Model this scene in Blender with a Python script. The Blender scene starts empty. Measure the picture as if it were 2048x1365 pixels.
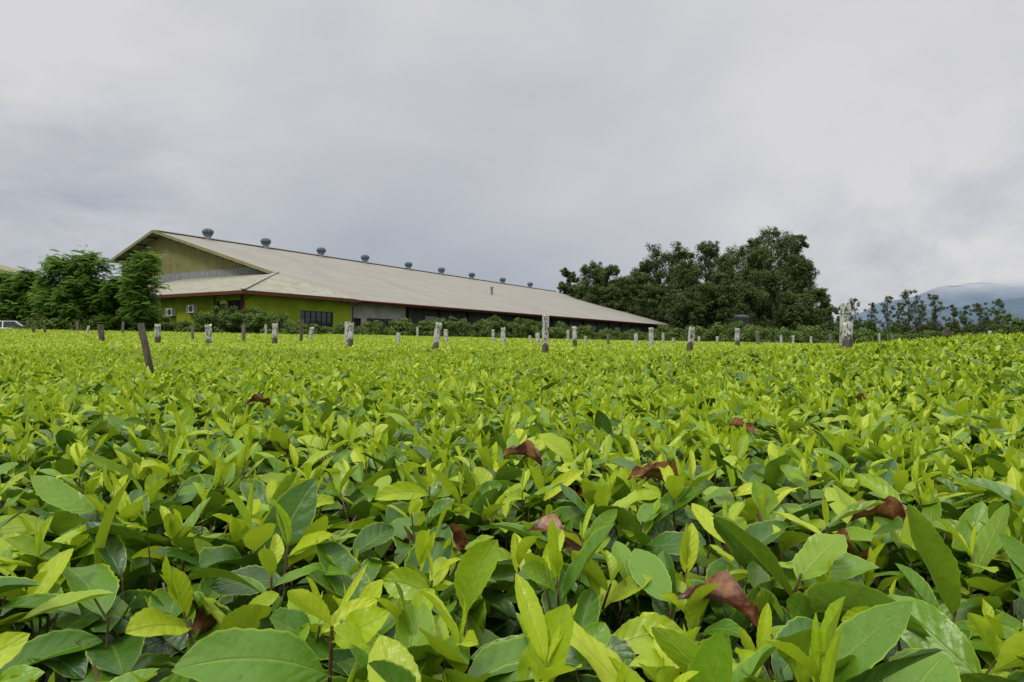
import bpy, math, random
import numpy as np
from mathutils import Vector, Matrix
rng = np.random.default_rng(11)
random.seed(5)
SC = bpy.context.scene
COL = SC.collection
SC.view_settings.view_transform = 'Standard'
SC.view_settings.look = 'None'
SC.view_settings.exposure = 0
Z0 = 1.15          # eye height above the soil at the camera
F = 1365.0         # 24 mm lens, surveyed in pixels of the photograph

# ------------------------------------------------------------------ terrain
def sn(x, y):
    return (np.sin(x*1.7+0.6*y+1.1)+np.sin(y*2.1-0.8*x+2.3)+np.sin(1.3*x+1.9*y+.4)+np.sin(3.7*x-2.9*y)*.5+np.sin(4.3*y+3.1*x+1.)*.5)/4.0
def Hs(x, y):      # smooth top of the tea table, relative to the eye
    x = np.asarray(x, float); y = np.asarray(y, float)
    yy = np.clip(y, -8, 50); xx = np.clip(x, -38, 28)
    b = -.285+yy*(.0125-.00043*xx)
    b = b+.35*np.exp(-((x-7.2)**2+(y-6.8)**2)/(2*2.6**2))
    return b
def Hc(x, y):
    return Hs(x, y)+.020*sn(x, y)*np.clip(np.hypot(x, y)/2, .3, 1)
def G(x, y):
    return Hs(x, y)-.78
def gz(x, y): return Z0+float(G(x, y))

# ------------------------------------------------------------------ helpers
def link(o, parent=None):
    COL.objects.link(o)
    if parent is not None: o.parent = parent
    return o
def tag(o, label=None, category=None, group=None, kind=None):
    if label: o["label"] = label
    if category: o["category"] = category
    if group: o["group"] = group
    if kind: o["kind"] = kind
    return o
def mesh_np(name, V, Q, data=None, mats=(), midx=None, smooth=False):
    me = bpy.data.meshes.new(name)
    V = np.ascontiguousarray(V, np.float32); Q = np.ascontiguousarray(Q, np.int32)
    me.vertices.add(len(V)); me.vertices.foreach_set('co', V.ravel())
    me.loops.add(Q.size); me.loops.foreach_set('vertex_index', Q.ravel())
    me.polygons.add(len(Q)); me.polygons.foreach_set('loop_start', np.arange(len(Q), dtype=np.int32)*4)
    if midx is not None: me.polygons.foreach_set('material_index', np.ascontiguousarray(midx, np.int32))
    me.polygons.foreach_set('use_smooth', np.full(len(Q), smooth))
    me.update(calc_edges=True)
    if data is not None:
        a = me.attributes.new('leaf', 'FLOAT_COLOR', 'POINT')
        a.data.foreach_set('color', np.ascontiguousarray(data, np.float32).ravel())
    for m in mats: me.materials.append(m)
    return me
class MB:
    def __init__(s): s.v=[]; s.f=[]; s.m=[]
    def add(s, vs, fs, mi=0):
        n=len(s.v); s.v+= [tuple(p) for p in vs]; s.f+=[tuple(i+n for i in f) for f in fs]; s.m+=[mi]*len(fs)
    def box(s, a, b, mi=0):
        x0,y0,z0=a; x1,y1,z1=b
        s.add([(x0,y0,z0),(x1,y0,z0),(x1,y1,z0),(x0,y1,z0),(x0,y0,z1),(x1,y0,z1),(x1,y1,z1),(x0,y1,z1)],
              [(0,3,2,1),(4,5,6,7),(0,1,5,4),(1,2,6,5),(2,3,7,6),(3,0,4,7)],mi)
    def beam(s, a, b, w, h, mi=0):
        a=Vector(a); b=Vector(b); d=(b-a).normalized()
        l=d.cross(Vector((0,0,1)));  l=l.normalized() if l.length>1e-4 else Vector((1,0,0))
        n=l.cross(d).normalized()
        vs=[]
        for p in (a,b):
            for sx,sz in((-1,-1),(1,-1),(1,1),(-1,1)): vs.append(p+l*sx*w/2+n*sz*h/2)
        s.add(vs,[(0,1,2,3),(7,6,5,4),(0,4,5,1),(1,5,6,2),(2,6,7,3),(3,7,4,0)],mi)
    def tube(s, pts, rad, n=8, mi=0, cap=True):
        pts=[Vector(p) for p in pts]; rings=[]
        for i,p in enumerate(pts):
            d=(pts[min(i+1,len(pts)-1)]-pts[max(i-1,0)]).normalized()
            u=d.cross(Vector((0,1,0.01)))
            if u.length<.05: u=d.cross(Vector((1,0,0)))
            u.normalize(); w=d.cross(u)
            rings.append([p+(u*math.cos(2*math.pi*k/n)+w*math.sin(2*math.pi*k/n))*rad[i] for k in range(n)])
        vs=[q for r in rings for q in r]; fs=[]
        for i in range(len(pts)-1):
            for k in range(n):
                fs.append((i*n+k,i*n+(k+1)%n,(i+1)*n+(k+1)%n,(i+1)*n+k))
        if cap: fs.append(tuple(range((len(pts)-1)*n,len(pts)*n))); fs.append(tuple(reversed(range(n))))
        s.add(vs,fs,mi)
    def lathe(s, prof, n=24, c=(0,0,0), mi=0, fin=0.0, finr=(0,0)):
        vs=[];fs=[]
        for r,z in prof:
            for k in range(n):
                rr=r*(1+(fin if (k%2 and finr[0]<=z<=finr[1]) else 0))
                a=2*math.pi*k/n; vs.append((c[0]+rr*math.cos(a),c[1]+rr*math.sin(a),c[2]+z))
        for i in range(len(prof)-1):
            for k in range(n): fs.append((i*n+k,i*n+(k+1)%n,(i+1)*n+(k+1)%n,(i+1)*n+k))
        fs.append(tuple(range((len(prof)-1)*n,len(prof)*n))); fs.append(tuple(reversed(range(n))))
        s.add(vs,fs,mi)
    def strip(s, bots, tops, mi=0):
        n=len(bots); vs=list(bots)+list(tops)
        s.add(vs,[(i,i+1,n+i+1,n+i) for i in range(n-1)],mi)
    def mesh(s, name, mats, smooth=False):
        me=bpy.data.meshes.new(name); me.from_pydata(s.v,[],s.f)
        for m in mats: me.materials.append(m)
        me.polygons.foreach_set('material_index',s.m)
        me.polygons.foreach_set('use_smooth',[smooth]*len(s.f))
        me.update(); return me
    def obj(s, name, mats, parent=None, smooth=False, loc=(0,0,0)):
        if not isinstance(mats,(list,tuple)): mats=[mats]
        o=bpy.data.objects.new(name,s.mesh(name,mats,smooth)); o.location=loc
        return link(o,parent)

# ------------------------------------------------------------------ materials
class NT:
    def __init__(s, name):
        s.mat=bpy.data.materials.new(name); s.mat.use_nodes=True
        s.t=s.mat.node_tree; s.t.nodes.clear()
        s.out=s.t.nodes.new('ShaderNodeOutputMaterial')
    def n(s, typ, **kw):
        nd=s.t.nodes.new(typ)
        for k,v in kw.items(): setattr(nd,k,v)
        return nd
    def l(s,a,b): s.t.links.new(a,b)
    def val(s,sock,v):
        if isinstance(v,bpy.types.NodeSocket): s.l(v,sock)
        else: sock.default_value=v
    def math(s,op,a,b=None,c=None,clamp=False):
        m=s.n('ShaderNodeMath',operation=op,use_clamp=clamp)
        s.val(m.inputs[0],a)
        if b is not None: s.val(m.inputs[1],b)
        if c is not None: s.val(m.inputs[2],c)
        return m.outputs[0]
    def mix(s,f,a,b,blend='MIX'):
        m=s.n('ShaderNodeMix',data_type='RGBA',blend_type=blend)
        s.val(m.inputs[0],f)
        for sock,v in((m.inputs[6],a),(m.inputs[7],b)):
            if isinstance(v,(tuple,list)): sock.default_value=(*v[:3],1)
            else: s.l(v,sock)
        return m.outputs[2]
    def ss(s,x,a,b):
        m=s.n('ShaderNodeMapRange',interpolation_type='SMOOTHSTEP')
        s.val(m.inputs[0],x); m.inputs[1].default_value=a; m.inputs[2].default_value=b
        return m.outputs[0]
    def noise(s,scale,detail=4,rough=.55,vec=None,dist=0):
        m=s.n('ShaderNodeTexNoise'); m.inputs['Scale'].default_value=scale
        m.inputs['Detail'].default_value=detail; m.inputs['Roughness'].default_value=rough
        m.inputs['Distortion'].default_value=dist
        if vec is not None: s.l(vec,m.inputs['Vector'])
        return m.outputs[0]
    def obj(s): return s.n('ShaderNodeTexCoord').outputs['Object']
    def geo(s): return s.n('ShaderNodeNewGeometry')
    def scale(s,vec,sc):
        m=s.n('ShaderNodeMapping'); s.l(vec,m.inputs[0]); m.inputs[3].default_value=sc; return m.outputs[0]
    def bsdf(s,color,rough=.7,spec=.3,metal=0,bump=None,bstr=.3,bdist=.02):
        p=s.n('ShaderNodeBsdfPrincipled')
        if isinstance(color,(tuple,list)): p.inputs['Base Color'].default_value=(*color[:3],1)
        else: s.l(color,p.inputs['Base Color'])
        s.val(p.inputs['Roughness'],rough); p.inputs['Specular IOR Level'].default_value=spec
        p.inputs['Metallic'].default_value=metal
        if bump is not None:
            b=s.n('ShaderNodeBump'); b.inputs['Strength'].default_value=bstr; b.inputs['Distance'].default_value=bdist
            s.l(bump,b.inputs['Height']); s.l(b.outputs[0],p.inputs['Normal'])
        return p
    def done(s,sh): s.l(sh.outputs[0],s.out.inputs[0]); return s.mat

def simple(name, c, c2=None, scale=2., rough=.7, spec=.3, metal=0, b=.3, bd=.01, stretch=(1,1,1)):
    t=NT(name); v=t.scale(t.obj(),stretch); n=t.noise(scale,6,.6,v)
    c2=c2 or tuple(x*.65 for x in c)
    f=t.ss(n,.35,.68); col=t.mix(f,c,c2)
    return t.done(t.bsdf(col,rough,spec,metal,n,b,bd))

def leaf_mat():
    t=NT('tea_leaf')
    a=t.n('ShaderNodeAttribute',attribute_name='leaf'); sp=t.n('ShaderNodeSeparateColor'); t.l(a.outputs['Color'],sp.inputs[0])
    yo,rn,tt=sp.outputs[0],sp.outputs[1],sp.outputs[2]; s_=a.outputs['Alpha']
    ab=t.math('ABSOLUTE',t.math('MULTIPLY',t.math('SUBTRACT',s_,.5),2.))
    pos=t.geo().outputs['Position']
    mature=t.mix(rn,(.013,.055,.007),(.058,.155,.012))
    mid=t.mix(rn,(.065,.185,.008),(.16,.31,.012))
    young=t.mix(rn,(.28,.44,.008),(.58,.67,.030))
    c1=t.mix(t.ss(yo,0.,.45),mature,mid); c=t.mix(t.ss(yo,.40,.90),c1,young)
    big=t.noise(22,3,.5,pos)
    c=t.mix(t.math('MULTIPLY',t.ss(big,.35,.7),.35),c,t.mix(.5,c,(.15,.28,.015)))
    vein=t.math('PINGPONG',t.math('SUBTRACT',t.math('MULTIPLY',tt,6.5),t.math('MULTIPLY',ab,1.5)),.5)
    vl=t.math('MULTIPLY',t.ss(vein,.07,.0),t.ss(ab,.95,.6))
    rib=t.ss(ab,.09,.03)
    lines=t.math('MAXIMUM',rib,t.math('MULTIPLY',vl,.28))
    c=t.mix(t.math('MULTIPLY',lines,.55),c,t.mix(yo,(.12,.22,.035),(.42,.52,.06)))
    edge=t.math('MULTIPLY',t.ss(ab,.89,.99),.65)
    c=t.mix(edge,c,(.33,.45,.02))
    sp1=t.noise(75,3,.6,pos)
    dm=t.math('MULTIPLY',t.ss(sp1,.68,.73),t.ss(yo,.8,.2))
    c=t.mix(t.math('MULTIPLY',dm,.85),c,(.09,.035,.012))
    br=t.math('GREATER_THAN',rn,.984)
    br=t.math('MULTIPLY',br,t.ss(yo,.6,.4))
    c=t.mix(br,c,t.mix(t.ss(t.noise(45,4,.6,pos),.38,.62),(.085,.018,.010),(.26,.12,.045)))
    back=t.geo().outputs['Backfacing']
    c=t.mix(t.math('MULTIPLY',t.math('MULTIPLY',back,.45),t.math('SUBTRACT',1.,br)),c,t.mix(yo,(.08,.17,.022),(.38,.50,.04)))
    hgt=t.math('ADD',t.math('MULTIPLY',t.ss(vein,0.,.4),.13),t.math('MULTIPLY',t.noise(100,3,.5,pos),.6))
    hgt=t.math('SUBTRACT',hgt,t.math('MULTIPLY',rib,.3))
    rg=t.math('ADD',.20,t.math('MULTIPLY',t.noise(45,3,.6,pos),.34))
    p=t.bsdf(c,rg,.5,0,hgt,.55,.004)
    tr=t.n('ShaderNodeBsdfTranslucent'); t.l(t.mix(.5,c,t.mix(yo,(.08,.24,.006),(.62,.78,.015))),tr.inputs[0])
    m=t.n('ShaderNodeMixShader'); t.l(t.math('MULTIPLY',t.math('ADD',.08,t.math('MULTIPLY',yo,.27)),t.math('SUBTRACT',1.,br)),m.inputs[0]); t.l(p.outputs[0],m.inputs[1]); t.l(tr.outputs[0],m.inputs[2])
    return t.done(m)
M_LEAF=leaf_mat()
M_STEM=simple('tea_stem',(.16,.12,.05),(.09,.045,.022),40)
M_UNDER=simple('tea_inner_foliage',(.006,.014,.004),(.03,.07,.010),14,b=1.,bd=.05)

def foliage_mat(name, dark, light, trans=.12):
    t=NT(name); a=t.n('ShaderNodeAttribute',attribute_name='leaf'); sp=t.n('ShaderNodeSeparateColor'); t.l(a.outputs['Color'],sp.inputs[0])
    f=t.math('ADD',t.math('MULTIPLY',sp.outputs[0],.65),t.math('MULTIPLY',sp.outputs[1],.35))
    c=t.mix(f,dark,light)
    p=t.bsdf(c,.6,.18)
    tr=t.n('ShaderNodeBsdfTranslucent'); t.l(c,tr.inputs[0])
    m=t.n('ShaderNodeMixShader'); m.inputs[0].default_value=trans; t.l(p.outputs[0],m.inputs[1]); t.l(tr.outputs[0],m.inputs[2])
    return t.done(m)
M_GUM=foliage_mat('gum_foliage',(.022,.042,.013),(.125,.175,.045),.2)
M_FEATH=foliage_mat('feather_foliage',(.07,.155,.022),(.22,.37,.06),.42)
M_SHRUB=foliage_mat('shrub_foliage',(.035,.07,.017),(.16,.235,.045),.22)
M_BARK=simple('bark',(.13,.10,.075),(.055,.042,.032),3,stretch=(4,4,1),b=.8,bd=.05)

# ------------------------------------------------------------------ tea leaves
def leaf_geo(P,az,e0,kap,roll,L,W,fold,wave,young,rnd,nt,ns,serr=0.):
    dead=(rnd>.984)&(young<.5)
    L=np.where(dead,L*.75,L); fold=np.where(dead,1.05,fold); kap=np.where(dead,kap+1.6,kap); wave=np.where(dead,.4,wave)
    N=len(P); t=np.linspace(0,1,nt+1); s=np.linspace(-1,1,ns+1)
    ang=e0[:,None]-kap[:,None]*t[None]
    am=(ang[:,1:]+ang[:,:-1])/2; st=(L/nt)[:,None]
    h=np.concatenate([np.zeros((N,1)),np.cumsum(np.cos(am)*st,1)],1)
    v=np.concatenate([np.zeros((N,1)),np.cumsum(np.sin(am)*st,1)],1)
    prof=np.where(t<.06,.05,0)+np.clip((t-.05)/.95,0,1)**.70*(1-t)**.68/.385
    prof=prof*np.where(t>.84,1-.28*(t-.84)/.16,1)
    if serr: prof=prof*(1+serr*np.where(np.arange(nt+1)%2,1,-1))
    w=(W/2)[:,None]*prof[None]                                  # N,nt+1
    d=np.stack([np.cos(az),np.sin(az),np.zeros(N)],1); l=np.stack([-np.sin(az),np.cos(az),np.zeros(N)],1)
    se=np.sin(ang)[...,None]; ce=np.cos(ang)[...,None]; zz=np.array([0,0,1.])
    nn=-se*d[:,None]+ce*zz
    tw=rng.normal(0,.3,N)
    rr=(roll[:,None]+tw[:,None]*t[None])[...,None]
    lat=l[:,None]*np.cos(rr)+nn*np.sin(rr); nr=nn*np.cos(rr)-l[:,None]*np.sin(rr)
    sway=rng.normal(0,.08,N)*L
    cen=P[:,None]+d[:,None]*h[...,None]+zz*v[...,None]+l[:,None]*(sway[:,None]*t[None]**2)[...,None]
    ph=rng.uniform(0,6.3,N)
    wv=wave[:,None,None]*np.sin(t[None,:,None]*13+ph[:,None,None]+s[None,None]*2.)*(np.abs(s)**2)[None,None]
    off_l=w[:,:,None]*s[None,None]*np.cos(fold)[:,None,None]
    off_n=w[:,:,None]*(np.abs(s)**1.3)[None,None]*np.sin(fold)[:,None,None]+wv*w[:,:,None]
    V=cen[:,:,None]+lat[:,:,None]*off_l[...,None]+nr[:,:,None]*off_n[...,None]
    D=np.zeros((N,nt+1,ns+1,4)); D[...,0]=young[:,None,None]; D[...,1]=rnd[:,None,None]; D[...,2]=t[None,:,None]; D[...,3]=.5+.5*s[None,None]
    i,j=np.meshgrid(np.arange(nt),np.arange(ns),indexing='ij'); b=(i*(ns+1)+j).ravel()
    q=np.stack([b,b+ns+1,b+ns+2,b+1],1)
    Q=(q[None]+(np.arange(N)*(nt+1)*(ns+1))[:,None,None]).reshape(-1,4)
    return V.reshape(-1,3),Q,D.reshape(-1,4)

CH=[]   # chunks
def push(V,Q,D,mi): CH.append((V,Q,D,mi))
def sample(y0,y1,dens):
    a=.86; 
    area=(a*(y1**2-y0**2))+1.6*(y1-y0); n=int(dens*area)
    ys=rng.uniform(y0,y1,int(n*3)); hw=a*ys+.8
    keep=rng.uniform(0,1,len(ys))<hw/hw.max(); ys=ys[keep][:n]
    xs=rng.uniform(-1,1,len(ys))*(a*ys+.8)
    k=np.hypot(xs,ys)>.34
    return xs[k],ys[k]
def patchy(x,y): return .5+.5*sn(x*.55+3,y*.4+1)
def shoots(y0,y1,dens,nt,ns,stems,serr=0.,big=1.,pl=.36,var=.022,yb=0.):
    x,y=sample(y0,y1,dens); n=len(x)
    sc=np.clip(rng.normal(1,.20,n),.55,1.4)*big
    pt=patchy(x,y)
    plucked=rng.uniform(0,1,n)<(pl+.18*(1-pt))
    tip=Hc(x,y)+rng.normal(0,var,n)+np.where(plucked,-.015,.005)
    az0=rng.uniform(0,6.283,n)
    lean=rng.normal(0,.12,(n,2))
    spec=[ # L, e, kap, W/L, young
        (.034,1.35,.10,.20,1.0),(.045,1.10,.25,.36,1.0),(.055,.85,.40,.43,.92),
        (.070,.55,.50,.47,.55),(.085,.32,.55,.47,.16),(.092,.14,.50,.47,.03),(.090,-.05,.35,.47,.0)]
    drop=[0,.0,.010,.020,.032,.048,.070]
    for j,(L,e,kp,wr,yo) in enumerate(spec):
        m=np.ones(n,bool)
        if j<3: m=~plucked
        if j==3: m=rng.uniform(0,1,n)<.8
        idx=np.where(m)[0]; k=len(idx)
        if k==0: continue
        s=sc[idx]
        z=tip[idx]-drop[j]*s+np.where(plucked[idx],.02,0)
        P=np.stack([x[idx]-lean[idx,0]*drop[j],y[idx]-lean[idx,1]*drop[j],z+Z0],1)
        az=az0[idx]+j*2.4+rng.normal(0,.45,k)
        V,Q,D=leaf_geo(P,az,e+rng.normal(0,.34,k),kp*rng.uniform(-.4,2.0,k),rng.normal(0,.42,k),
            L*s*rng.uniform(.7,1.3,k),L*s*wr*rng.uniform(.85,1.15,k),rng.uniform(.08,.6,k)+(.35 if j<2 else 0),rng.uniform(0,.14,k),
            np.clip(yo+yb*(1 if j>2 else 0)+rng.normal(0,.14,k)+ (pt[idx]-.5)*.25,0,1),rng.uniform(0,1,k),nt,ns,serr)
        push(V,Q,D,0)
    if stems:   # 4-sided stems
        top=np.stack([x,y,tip+Z0],1); bot=top+np.stack([-lean[:,0]*.3,-lean[:,1]*.3,-.2*np.ones(n)],1)
        r=.0014*sc; V=[]
        for p,f in((bot,1.5),(top,.8)):
            for a in range(4):
                V.append(p+np.stack([np.cos(a*1.5708)*r*f,np.sin(a*1.5708)*r*f,0*r],1))
        V=np.stack(V,1); q=np.array([[a,(a+1)%4,4+(a+1)%4,4+a] for a in range(4)])
        Q=(q[None]+(np.arange(n)*8)[:,None,None]).reshape(-1,4)
        push(V.reshape(-1,3),Q,np.zeros((n*8,4)),1)
shoots(.12,1.15,370,20,6,True,.028,1.13,.60,.018,.02)
shoots(1.15,2.2,410,12,6,True,.02,1.04,.46,.015,.04)
shoots(2.2,4.2,450,8,4,True,0,1.0,.34,.013,.07)
shoots(4.2,11,280,4,2,False,0,1.0,.24,.009,.12)
# bare pruned twigs poking through the table near the eye
def twigs(n):
    x,y=sample(.3,2.6,n); n=len(x); z=Hc(x,y)+Z0+rng.uniform(-.05,.0,n)
    top=np.stack([x,y,z],1); bot=top+np.stack([rng.normal(0,.03,n),rng.normal(0,.03,n),-.13*np.ones(n)],1); r=rng.uniform(.0016,.0032,n); V=[]
    for p,f in((bot,1.2),(top,.9)):
        for a in range(4): V.append(p+np.stack([np.cos(a*1.5708)*r*f,np.sin(a*1.5708)*r*f,0*r],1))
    V=np.stack(V,1); q=np.array([[a,(a+1)%4,4+(a+1)%4,4+a] for a in range(4)]+[[4,5,6,7]])
    push(V.reshape(-1,3),(q[None]+(np.arange(n)*8)[:,None,None]).reshape(-1,4),np.zeros((n*8,4)),1)
twigs(80)
# curled dead leaves caught on top of the bushes
dl=np.array([(.185,1.10,.06),(.215,1.12,.05),(-.115,.86,.03),(.165,.68,.03),(.46,.93,.04),(-.02,1.35,.05),(.60,1.9,.05),(-.55,1.5,.05),(-.9,2.3,.05),(1.3,2.6,.05),(.35,.80,.03),(.02,.92,.03)])
n=len(dl); P=np.stack([dl[:,0],dl[:,1],Hc(dl[:,0],dl[:,1])+Z0+dl[:,2]-.01],1)
V,Q,D=leaf_geo(P,rng.uniform(-.5,.7,n),rng.uniform(.1,.6,n),rng.uniform(-.4,.4,n),rng.normal(0,.5,n),np.full(n,.115),np.full(n,.05),np.full(n,.5),np.full(n,.4),np.zeros(n),np.full(n,.995),14,6,.03)
push(V,Q,D,0)
def loose(y0,y1,dens,L0,nt,ns,yb):
    x,y=sample(y0,y1,dens); n=len(x); pt=patchy(x*.6,y*.5)
    up=rng.uniform(0,1,n)
    yo=np.clip(np.where(up<.64+.2*pt,rng.uniform(.6,1,n),rng.uniform(0,.5,n))+yb,0,1)
    z=Hc(x,y)+np.where(yo>.55,rng.uniform(-.02,.024,n),rng.uniform(-.05,.012,n))+Z0
    L=L0*rng.uniform(.7,1.3,n)
    V,Q,D=leaf_geo(np.stack([x,y,z],1),rng.uniform(0,6.283,n),np.where(yo>.55,rng.uniform(.2,1.2,n),rng.uniform(-.1,.9,n)),rng.uniform(.1,1,n),rng.normal(0,.3,n),
       L,L*rng.uniform(.35,.5,n),rng.uniform(.1,.5,n),np.zeros(n),yo,rng.uniform(0,.98,n),nt,ns)
    push(V,Q,D,0)
loose(11,24,380,.078,2,2,0.10)
loose(24,53,100,.125,2,2,0.12)
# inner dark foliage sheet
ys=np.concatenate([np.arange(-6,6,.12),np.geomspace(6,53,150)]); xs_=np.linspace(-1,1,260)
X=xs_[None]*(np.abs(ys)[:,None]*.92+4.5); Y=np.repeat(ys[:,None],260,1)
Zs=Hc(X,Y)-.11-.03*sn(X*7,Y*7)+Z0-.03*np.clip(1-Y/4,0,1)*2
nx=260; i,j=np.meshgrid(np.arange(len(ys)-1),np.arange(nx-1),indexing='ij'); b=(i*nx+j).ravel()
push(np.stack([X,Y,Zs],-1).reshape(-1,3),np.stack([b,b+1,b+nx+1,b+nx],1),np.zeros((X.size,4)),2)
Vs=[];Qs=[];Ds=[];Ms=[];o_=0
for V,Q,D,mi in CH:
    Vs.append(V);Qs.append(Q+o_);Ds.append(D);Ms.append(np.full(len(Q),mi)); o_+=len(V)
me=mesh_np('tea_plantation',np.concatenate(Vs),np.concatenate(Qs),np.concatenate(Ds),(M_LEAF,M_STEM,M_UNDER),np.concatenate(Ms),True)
tea=link(bpy.data.objects.new('tea_plantation',me))
tag(tea,"dense flat-plucked tea bushes with glossy yellow-green and dark leaves","tea plants",kind="stuff")
del CH,Vs,Qs,Ds,Ms

# ------------------------------------------------------------------ ground
def ground():
    t=NT('ground_soil_grass'); p=t.geo().outputs['Position']
    n=t.noise(.25,8,.6,p); n2=t.noise(3,6,.7,p)
    c=t.mix(t.ss(n,.4,.6),(.045,.085,.018),(.075,.10,.03)); c=t.mix(t.math('MULTIPLY',t.ss(n2,.5,.7),.5),c,(.07,.045,.025))
    m=t.done(t.bsdf(c,.9,.1,0,n2,.8,.1))
    g=np.concatenate([-np.geomspace(60,4500,24)[::-1],np.linspace(-50,50,61),np.geomspace(60,4500,24)])
    X,Y=np.meshgrid(g,g); Z=G(X,Y)+Z0-.02; n=len(g)
    i,j=np.meshgrid(np.arange(n-1),np.arange(n-1),indexing='ij'); b=(i*n+j).ravel()
    me=mesh_np('ground',np.stack([X,Y,Z],-1).reshape(-1,3),np.stack([b,b+1,b+n+1,b+n],1),None,(m,),None,True)
    tag(link(bpy.data.objects.new('ground',me)),"grassy soil under and beyond the tea bushes","ground",kind="structure")
ground()

# ------------------------------------------------------------------ mountains
def mountain(name,y,x0,x1,prof,col,seed,cover):
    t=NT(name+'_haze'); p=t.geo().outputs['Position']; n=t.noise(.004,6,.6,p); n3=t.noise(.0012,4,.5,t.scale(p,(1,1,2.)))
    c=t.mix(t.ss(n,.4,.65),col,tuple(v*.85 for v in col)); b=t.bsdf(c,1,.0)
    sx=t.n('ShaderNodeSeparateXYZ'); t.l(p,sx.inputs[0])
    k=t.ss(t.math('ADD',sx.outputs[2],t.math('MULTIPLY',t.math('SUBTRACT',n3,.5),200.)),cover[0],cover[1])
    tr=t.n('ShaderNodeBsdfTransparent'); m=t.n('ShaderNodeMixShader'); t.l(k,m.inputs[0]); t.l(b.outputs[0],m.inputs[1]); t.l(tr.outputs[0],m.inputs[2])
    mat=t.done(m)
    xs=np.linspace(x0,x1,160); hs=np.interp(xs,[a for a,_ in prof],[b for _,b in prof])
    r=np.random.default_rng(seed)
    for k_ in range(1,7): hs=hs+ (16/k_)*np.sin(xs*.0035*k_*1.7+r.uniform(0,6))*np.clip(hs/150,0,1)
    rows=24; f=np.linspace(0,1,rows); V=[]
    for q in f:
        prof_z=np.sin(q*math.pi/2)**1.1
        V.append(np.stack([xs,np.full_like(xs,y+q*900)+60*np.sin(xs*.012+q*5),-10+hs*prof_z+ 8*np.sin(xs*.02+q*9+np.sin(xs*.007)*2)*q*(1-q)*3],1))
    V=np.stack(V); n=160; i,j=np.meshgrid(np.arange(rows-1),np.arange(n-1),indexing='ij'); b=(i*n+j).ravel()
    o=link(bpy.data.objects.new(name,mesh_np(name,V.reshape(-1,3),np.stack([b,b+1,b+n+1,b+n],1),None,(mat,),None,True)))
    tag(o,"hazy blue hills with cloud over the tops","hill",kind="structure")
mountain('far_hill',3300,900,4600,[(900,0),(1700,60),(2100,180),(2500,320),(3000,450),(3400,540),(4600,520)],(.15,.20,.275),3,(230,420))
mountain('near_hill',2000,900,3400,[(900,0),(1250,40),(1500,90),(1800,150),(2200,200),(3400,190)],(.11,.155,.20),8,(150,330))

# ------------------------------------------------------------------ trees
def cloud(centers,radii,n,size,style,seed,flat=.8,bright0=None):
    r=np.random.default_rng(seed); C=np.repeat(centers,n,0); R=np.repeat(radii,n,0); N=len(C)
    d=r.normal(0,1,(N,3)); d/=np.linalg.norm(d,axis=1)[:,None]
    rad=r.uniform(.05,1.6,N)**.65
    P=C+d*(R*rad)[:,None]*np.array([1,1,flat])
    b0=r.uniform(0,1,len(centers)) if bright0 is None else np.clip(bright0+r.normal(0,.15,len(centers)),0,1)
    bright=np.repeat(b0,n)*.5+ .5*np.clip(d[:,2]*.6+.5,0,1)  # top light put into the colour: upward side of each clump lighter
    rnd=r.uniform(0,1,N)
    nrm=d*.9+r.normal(0,.5,(N,3))+np.array([0,0,.45]); nrm/=np.linalg.norm(nrm,axis=1)[:,None]
    t1=np.cross(nrm,r.normal(0,1,(N,3))); t1/=np.linalg.norm(t1,axis=1)[:,None]+1e-9; t2=np.cross(nrm,t1)
    s=size*r.uniform(.6,1.4,N)
    asp={'gum':.5,'shrub':.55,'fine':.4}[style]
    V=np.stack([P-t1*s[:,None]*.5,P+t2*(s*asp*.5)[:,None]+nrm*(s*.08)[:,None],P+t1*s[:,None]*.5,P-t2*(s*asp*.5)[:,None]],1).reshape(-1,3)
    Q=np.arange(N*4).reshape(-1,4)
    D=np.repeat(np.stack([bright,rnd,rnd,np.ones(N)],1),4,0)
    return V,Q,D
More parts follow.
